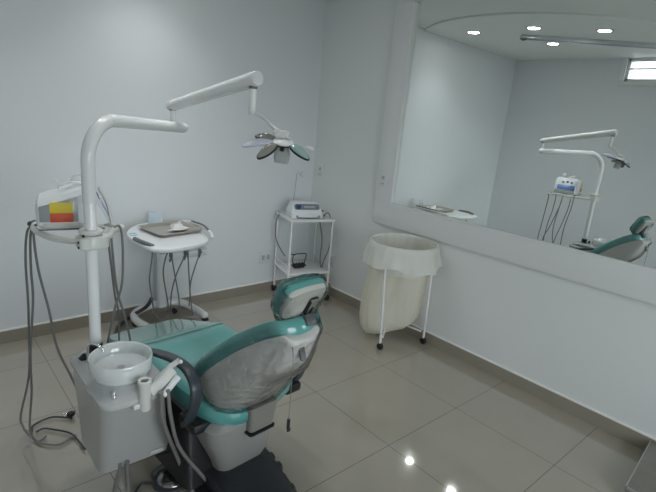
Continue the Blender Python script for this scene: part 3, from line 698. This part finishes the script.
# foot control
t = thing('foot_control', 'round dark chrome foot control on the floor under the spittoon', 'foot pedal', (-2.17, -1.80, 0))
mb = MB(); mb.lathe([(.001, .0), (.075, .0), (.08, .006), (.078, .018), (.066, .022), (.06, .022)], (-2.17, -1.80, 0), 40); mb.build('rim', HOSED, t)
mb = MB(); mb.lathe([(.062, .021), (.055, .033), (.035, .041), (.01, .044), (.001, .044)], (-2.17, -1.80, 0), 40); mb.build('dome', mat('dome_metal', (.28, .28, .28), .2, metal=.9), t)
mb = MB(); mb.tube(HS['foot_cable'], .006); mb.build('cable', HOSED, t)

# ------------------------------------------------------------------ instrument trolley (by the back wall)
tc_ = Vector((-1.60, -.42, 0)); TA = math.radians(-33); TM = TR(tc_, TA)
tr = thing('instrument_trolley', 'white dental trolley on castors with tray and hanging handpiece hoses by back wall', 'trolley', (-1.55, -.32, 0))
mb = MB()
mb.tube([(-1.68, -.44, .05), (-1.715, -.30, .05), (-1.735, -.18, .055), (-1.71, -.09, .065), (-1.62, -.05, .08), (-1.48, -.045, .09), (-1.34, -.08, .08), (-1.28, -.20, .06), (-1.262, -.335, .05)], .029, 8, 16)
mb.ball((-1.68, -.44, .05), .029); mb.ball((-1.262, -.335, .05), .029)
mb.build('base_tube', WHITE, tr)
def caster(mb_pos, parent, r=.022, nm='castor'):
    x, y = mb_pos
    mb = MB(); mb.rod((x-.012, y+.012, r), (x+.012, y-.012, r), r, .25); mb.rod((x-.02, y+.02, r), (x+.02, y-.02, r), r*.35); mb.box((x, y, r*1.7), (.02, .02, r), .004)
    mb.build(nm, RUBBER, parent)
for p in ((-1.262, -.345), (-1.40, -.085), (-1.68, -.45), (-1.735, -.17)): caster(p, tr, .02)
mb = MB(); mb.rings([[(x, y, z) for x, y in rrect(.07, .045, .02, 5, -1.50, -.09)] for z in (.08, .40, .73)]); mb.build('column', PLAST, tr)
mb = MB()
to = [(p.x, p.y) for p in cat([(x, y, 0) for x, y in [(-1.835, -.32), (-1.72, -.12), (-1.58, -.05), (-1.41, -.10), (-1.345, -.20), (-1.365, -.50), (-1.41, -.655), (-1.50, -.725), (-1.68, -.765), (-1.80, -.73), (-1.84, -.62)]], 4, True)]
idn = lambda u, v, w: (u, v, w)
mb.pillow(to, [(.06, .715), (.02, .722), (.003, .730), (0, .742), (.004, .752), (.016, .757), (.04, .756)], idn); mb.build('table_top', PLAST, tr)
mb = MB(); mb.tube([(-1.40, -.13, .757), (-1.345, -.22, .775), (-1.325, -.40, .778), (-1.345, -.56, .772), (-1.37, -.63, .765)], .011, 6, 10); mb.ball((-1.372, -.635, .764), .015); mb.build('handle', PLAST, tr)
mb = MB(); mb.tube([(-1.338, -.25, .789), (-1.325, -.40, .792), (-1.342, -.52, .786)], .007, 6, 10); mb.build('handle_grip', GRIP, tr)
mb = MB(); mb.tube([(-1.835, -.47, .758), (-1.835, -.58, .766), (-1.80, -.675, .758)], .014, 6, 10); mb.build('handle_grip', GRIP, tr)
for k, (x, y) in enumerate(((-1.80, -.33), (-1.808, -.38))):
    mb = MB(TR((x, y, 0), .1)); prism(mb, rrect(.045, .026, .004), .755, .7585, .001); mb.build('touch_key', LBLUE, tr)
mb = MB(); mb.box((-1.555, -.575, .658), (.34, .07, .055), .014, Matrix.Rotation(.3, 3, 'X')); mb.box((-1.56, -.45, .70), (.14, .3, .03), .006); hb2 = mb.build('instrument_holder', PLAST, tr)
for x in (-1.655, -1.555, -1.45):
    mb = MB(); mb.rod((x, -.60, .675), (x, -.622, .655), .012, .3); mb.tube([(x, -.62, .66), (x-.004, -.62, .64), (x-.006, -.61, .62)], .006); mb.build('handpiece_socket', GRIP, hb2)
for k in ('t_a', 't_c', 't_d', 't_e'):
    mb = MB(); mb.tube(HS[k], .0048, 5, 8); mb.build('hose', HOSE, tr)
mb = MB(); mb.tube(HS['supply'], .014); mb.build('supply_hose', HOSED, tr)
mb = MB(); Rs = rz(-.5) @ Matrix.Rotation(-.3, 3, 'X'); mb.box((-1.56, -.12, .80), (.095, .006, .075), .002, Rs); mb.box((-1.60, -.12, .79), (.012, .012, .09), .003, Rs)
mb.build('status_screen', mat('pale_screen', (.55, .66, .72), .1, coat=1), tr)
# steel tray lying on the trolley, with paper on it
st = MB()
A, B_, C_, D_ = Vector((-1.725, -.20, 0)), Vector((-1.75, -.52, 0)), Vector((-1.385, -.45, 0)), Vector((-1.39, -.165, 0))
cc = (A+B_+C_+D_)/4+Vector((.025, -.015, 0)); ux_ = ((D_-A)+(C_-B_)).normalized(); wx_, hx_ = .345, .30
TT = Matrix.Translation(Vector((cc.x, cc.y, .7575))) @ Matrix.Rotation(math.atan2(ux_.y, ux_.x), 4, 'Z')
st = MB(TT)
st.pillow(rrect(wx_, hx_, .03), [(.02, .0), (.012, .001), (.004, .016), (0, .021), (-.006, .022), (-.006, .0235), (.001, .0235), (.008, .016), (.014, .004), (.03, .003)], lambda u, v, w: (u, v, w))
tag(st.build('instrument_tray', TRAYM), 'rectangular steel instrument tray lying on the white trolley top', 'tray')
mb = MB(TT)
pp = [(-.075, -.065), (.03, -.105), (.10, -.07), (.115, .03), (.04, .01)]
mb.rings([[(x, y, .010+.012*(y < -.06)) for x, y in pp], [(x, y, .0125+.012*(y < -.06)) for x, y in pp]])
mb.rings([[(x, y, .013) for x, y in [(.0, -.03), (.085, -.025), (.09, .05), (.02, .06)]], [(x, y, .045-.01*(y > .0)) for x, y in [(.012, -.02), (.07, -.015), (.075, .04), (.03, .045)]]])
tag(mb.build('paper_napkin', PAPER), 'folded white paper sheet lying on the steel tray', 'paper')

# ------------------------------------------------------------------ corner cart
FRc = Vector((-.118, -.465, 0)); fr = Vector((.966, -.26, 0)); sd_ = Vector((.26, .966, 0))
cw, cd = .385, .335
def cp(a, b, z): p = FRc-fr*cw*(1-a)+sd_*cd*b; return (p.x, p.y, z)      # a 0..1 left to right, b 0..1 front to back
cart = thing('side_trolley', 'small white metal two-shelf trolley in the room corner', 'trolley', cp(.5, .5, 0))
for a, b in ((0, 0), (1, 0), (0, 1), (1, 1)):
    mb = MB(); mb.cyl(cp(a, b, .042), cp(a, b, .752), .0095, seg=14); mb.build('leg', WHITE, cart)
    mb = MB(); x, y, _ = cp(a, b, 0); mb.rod((x-.015, y, .03), (x+.015, y, .03), .03, .3); mb.box((x, y, .045), (.014, .022, .018), .003); mb.build('castor', RUBBER, cart)
CMx = Matrix.Translation(Vector(cp(.5, .5, 0))) @ Matrix.Rotation(math.atan2(fr.y, fr.x), 4, 'Z')
for z_, wd, dp in ((.748, cw+.035, cd+.03), (.272, cw+.02, cd+.02)):
    mb = MB(CMx); prism(mb, rrect(wd, dp, .015), z_-.012, z_+.006, .003); mb.build('shelf', WHITE, cart)
for a in (0, 1):
    mb = MB(); mb.tube([cp(a, 0, .33), cp(a, .5, .335), cp(a, 1, .33)], .005, smooth=False); mb.build('shelf_rail', WHITE, cart)
# ultrasonic scaler
dv = Matrix.Translation(Vector(cp(.44, .42, .754))) @ Matrix.Rotation(math.atan2(fr.y, fr.x)-.08, 4, 'Z')
sc = thing('ultrasonic_scaler', 'white ultrasonic scaler box with dark blue panel on the corner trolley', 'dental device', cp(.55, .42, .754))
mb = MB(dv)
mb.rings([[(x, y, z) for x, y in rrect(w_, d__, .03, 6, 0, cy_)] for w_, d__, cy_, z in ((.27, .20, 0, .0), (.285, .215, 0, .006), (.285, .215, 0, .05), (.27, .19, .008, .068), (.24, .13, .035, .118), (.21, .10, .04, .126))])
mb.build('housing', PLAST, sc)
def dpn(u, v, w): # sloped front
    return (u, -.064+v*.62-w*.75, .092+v*.76+w*.6)
mb = MB(dv); prism(mb, rrect(.225, .058, .02, cx=0, cy=.006), -.006, .004, .002, dpn); sp_ = mb.build('control_panel', mat('scaler_panel', (.20, .23, .27), .25), sc)
mb = MB(dv); prism(mb, [(-.10, -.018), (-.065, -.018), (-.05, .024), (-.10, .024)], .003, .006, .001, dpn); mb.build('logo_field', NAVY, sp_)
mb = MB(dv); prism(mb, rrect(.10, .018, .005, cx=.02, cy=.004), .003, .006, .001, dpn); mb.build('display', mat('scaler_display', (.42, .45, .48), .2), sp_)
for k in (-1, 1):
    mb = MB(dv); mb.rod((k*.10, -.118, .022), (k*.10, -.10, .022), .011, .3); mb.build('knob', mat('blue_grey_knob', (.28, .33, .40), .3), sc)
mb = MB(dv); mb.tube([(-.10, -.111, .012), (0, -.113, .010), (.10, -.111, .012)], .004); mb.build('front_strip', NAVY, sc)
for k in ('cart_a', 'cart_b', 'cart_l'):
    mb = MB(); mb.tube(HS[k], .0055, 5, 8); mb.build('cable', HOSE, sc)
mb = MB(dv); mb.rod((.125, -.03, .06), (.165, -.03, .055), .009); mb.build('handpiece', GRIP, sc)
# rod with hooks
hx, hy = cp(.2, .75, 0)[:2]
mb = MB(); mb.cyl(cp(.30, .88, .755), cp(.36, .88, 1.11), .0035, seg=10)
tpz = Vector(cp(.36, .88, 1.11)); mb.tube([tpz, tpz+Vector((.012, -.01, .008)), tpz+Vector((.022, -.02, -.012)), tpz+Vector((.032, -.03, .022))], .003, 4, 8); mb.tube([tpz+Vector((.02, -.02, -.01)), tpz+Vector((.04, -.035, -.03))], .003, 4, 8); mb.cyl(cp(.30, .88, .7545), cp(.30, .88, .766), .012)
tag(mb.build('hook_stand', SOCKD), 'thin steel rod with a small hook standing behind the scaler', 'stand')
# black articulator-like frame on the lower shelf
ar = thing('wire_frame_stand', 'black bent wire frame on a dark base on lower trolley shelf', 'stand', cp(.5, .5, .278))
A0 = Matrix.Translation(Vector(cp(.40, .45, .279))) @ Matrix.Rotation(math.atan2(fr.y, fr.x)+.1, 4, 'Z')
mb = MB(A0); mb.box((0, 0, .022), (.13, .05, .012), .003); mb.box((0, 0, .010), (.10, .04, .018), .003)
for k in range(4): mb.rod((-.045+.03*k, -.02, .034), (-.045+.03*k, .02, .034), .010)
mb.build('base', BLACK, ar)
mb = MB(A0); mb.tube([(-.06, .0, .03), (-.065, .0, .09), (-.05, .0, .125), (.0, .0, .13), (.065, .0, .125), (.07, .0, .10), (.055, .0, .03)], .0045, 5, 8); mb.tube([(-.05, 0, .125), (-.085, 0, .13)], .005); mb.build('wire_loop', BLACK, ar)

# ------------------------------------------------------------------ hamper (bag on a ring stand)
hp = thing('laundry_hamper', 'round castor stand holding a cream waste bag under a translucent liner', 'hamper', (-.27, -1.38, 0))
hcx, hcy, hz, hr = -.266, -1.402, .80, .232
mb = MB(); R = []
for i in range(49):
    a = 2*PI*i/48; c = Vector((hcx+hr*math.cos(a), hcy+hr*math.sin(a), hz)); o_ = Vector((math.cos(a), math.sin(a), 0))
    R.append([c+o_*.008*math.cos(x)+Vector((0, 0, .008*math.sin(x))) for x in [2*PI*j/10 for j in range(10)]])
mb.rings(R, (False, False)); mb.build('ring', WHITE, hp)
feet = [(-.405, -1.41), (-.045, -1.525), (-.16, -1.16)]
tops = [(-.508, -1.45), (-.135, -1.57), (-.14, -1.21)]
for (fx, fy), (tx, ty) in zip(feet, tops):
    mb = MB(); mb.cyl((fx, fy, .045), (tx, ty, hz), .0095, seg=14); mb.build('leg', WHITE, hp)
    mb = MB(); mb.rod((fx-.014, fy, .025), (fx+.014, fy, .025), .025, .3); mb.box((fx, fy, .045), (.016, .024, .02), .003); mb.build('castor', RUBBER, hp)
mb = MB(); mb.tube([(-.40, -1.42, .10), (-.24, -1.30, .10), (-.16, -1.18, .10), (-.09, -1.33, .10), (-.06, -1.505, .10)], .008, 6, 10); mb.build('brace', WHITE, hp)
def wob(a, z, k=1): return k*(.010*math.sin(5*a+3*z)+.006*math.sin(11*a+9*z)+.004*math.sin(17*a-7*z))
mb = MB(); R = []; NA = 96
ul = Vector((.754, -.651, 0)).normalized(); vl = Vector((.651, .754, 0)).normalized()
bc0 = Vector((hcx, hcy, 0)); bc1 = Vector((-.192, -1.285, 0))
for z_, ra, rb in ((hz-.01, .218, .218), (.74, .215, .210), (.66, .215, .195), (.55, .218, .175), (.42, .222, .155), (.30, .225, .14), (.20, .225, .13), (.13, .215, .12), (.085, .18, .09), (.075, .08, .03)):
    ring = []; f_ = min(1, (hz-z_)/.45)
    for i in range(NA):
        a = 2*PI*i/NA; k = min(1, (hz-z_)/.15)
        cc_ = bc0.lerp(bc1, f_**.8); w_ = 1+wob(a, z_, k)*4.2
        p = cc_+ul*math.cos(a)*ra*w_+vl*math.sin(a)*rb*w_
        zz = z_+.11*(math.cos(a)*.5+.5)*max(0, (.45-z_)/.37)-.06*max(0, (.45-z_)/.37)
        ring.append((min(-.012, p.x), p.y, max(.02, zz)))
    R.append(ring)
mb.rings(R, (False, True)); mb.build('bag', BAGM, hp, ang=60)
mb = MB(); R = []
for z_, r_ in ((.60, .200), (.70, .212), (.785, .220), (.806, .226), (.812, .236), (.805, .246), (.77, .254), (.73, .263), (.70, .272), (.672, .282), (.655, .284)):
    ring = []
    for i in range(NA):
        a = 2*PI*i/NA; out = r_ > .24; k = (max(0, (.80-z_)/.14) if out else .4)
        rr = r_+wob(a*1.0, z_*2, k*1.0)+.004*k*math.sin(23*a)
        zz = z_+(.012*math.sin(4*a)+.008*math.sin(9*a))*k*(1 if out else 0)
        ring.append((min(-.006, hcx+rr*math.cos(a)), hcy+rr*math.sin(a), zz))
    R.append(ring)
mb.rings(R, (False, False)); mb.build('liner', LINER, hp, ang=70)

# ------------------------------------------------------------------ low grey block in the near right corner
blk = thing('floor_plinth', 'low grey slab with a pale edge against the mirror wall at bottom right', 'plinth', (-.24, -3.55, 0))
mb = MB(); prism(mb, [(-.012, -3.056), (-.526, -3.101), (-.53, -4.1), (-.012, -4.1)][::-1], 0, .075, .003); mb.build('slab', STONE, blk)
mb = MB(); mb.box((-.531, -3.60, .071), (.012, .99, .012), .002); mb.box((-.27, -3.077, .072), (.512, .006, .008), .002, rz(.087)); mb.build('edge_strip', STONEE, blk)

# ------------------------------------------------------------------ light
w = bpy.data.worlds.new('sky'); scn.world = w; w.use_nodes = True
wn = w.node_tree; bg = wn.nodes['Background']; bg.inputs[1].default_value = 8.0
tc2 = wn.nodes.new('ShaderNodeTexCoord'); sp2 = wn.nodes.new('ShaderNodeSeparateXYZ'); rp = wn.nodes.new('ShaderNodeValToRGB')
wn.links.new(tc2.outputs['Generated'], sp2.inputs[0]); mr = wn.nodes.new('ShaderNodeMapRange'); mr.inputs['From Min'].default_value = -1; mr.inputs['From Max'].default_value = 1
wn.links.new(sp2.outputs['Z'], mr.inputs['Value']); wn.links.new(mr.outputs[0], rp.inputs[0]); wn.links.new(rp.outputs[0], bg.inputs[0])
rp.color_ramp.elements[0].position = .44; rp.color_ramp.elements[0].color = (.16, .17, .16, 1)
rp.color_ramp.elements[1].position = .54; rp.color_ramp.elements[1].color = (.86, .92, .98, 1)
def portal(loc, rot, sx, sy):
    l = bpy.data.lights.new('portal', 'AREA'); l.shape = 'RECTANGLE'; l.size = sx; l.size_y = sy; l.cycles.is_portal = True
    o = bpy.data.objects.new('portal', l); COL.objects.link(o); o.location = loc; o.rotation_euler = rot
portal((((SX0+SX1)/2), S-.06, (SZ0+SZ1)/2), (PI/2, 0, 0), SX1-SX0, SZ1-SZ0)
portal((W-.06, (WY0+WY1)/2, (WZ0+WZ1)/2), (PI/2, 0, -PI/2), WY1-WY0, WZ1-WZ0)

# ------------------------------------------------------------------ camera
cam = bpy.data.cameras.new('camera'); co = bpy.data.objects.new('camera', cam); COL.objects.link(co)
cam.sensor_fit = 'HORIZONTAL'; cam.sensor_width = 36; cam.lens = 486.33/656*36; cam.clip_start = .02
yw, pt_, rl = 0.7347, -.262, .0867
F_ = Vector((math.sin(yw)*math.cos(pt_), math.cos(yw)*math.cos(pt_), math.sin(pt_))); r0 = Vector((math.cos(yw), -math.sin(yw), 0)); up0 = r0.cross(F_)
Rv = r0*math.cos(rl)+up0*math.sin(rl); Uv = -r0*math.sin(rl)+up0*math.cos(rl)
co.matrix_world = Matrix.Translation((-2.9315, -3.543, 1.6298)) @ Matrix((Rv, Uv, -F_)).transposed().to_4x4()
scn.camera = co
vs = scn.view_settings; vs.view_transform = 'Standard'; vs.look = 'None'; vs.exposure = -0.27; vs.gamma = 1; vs.use_curve_mapping = False
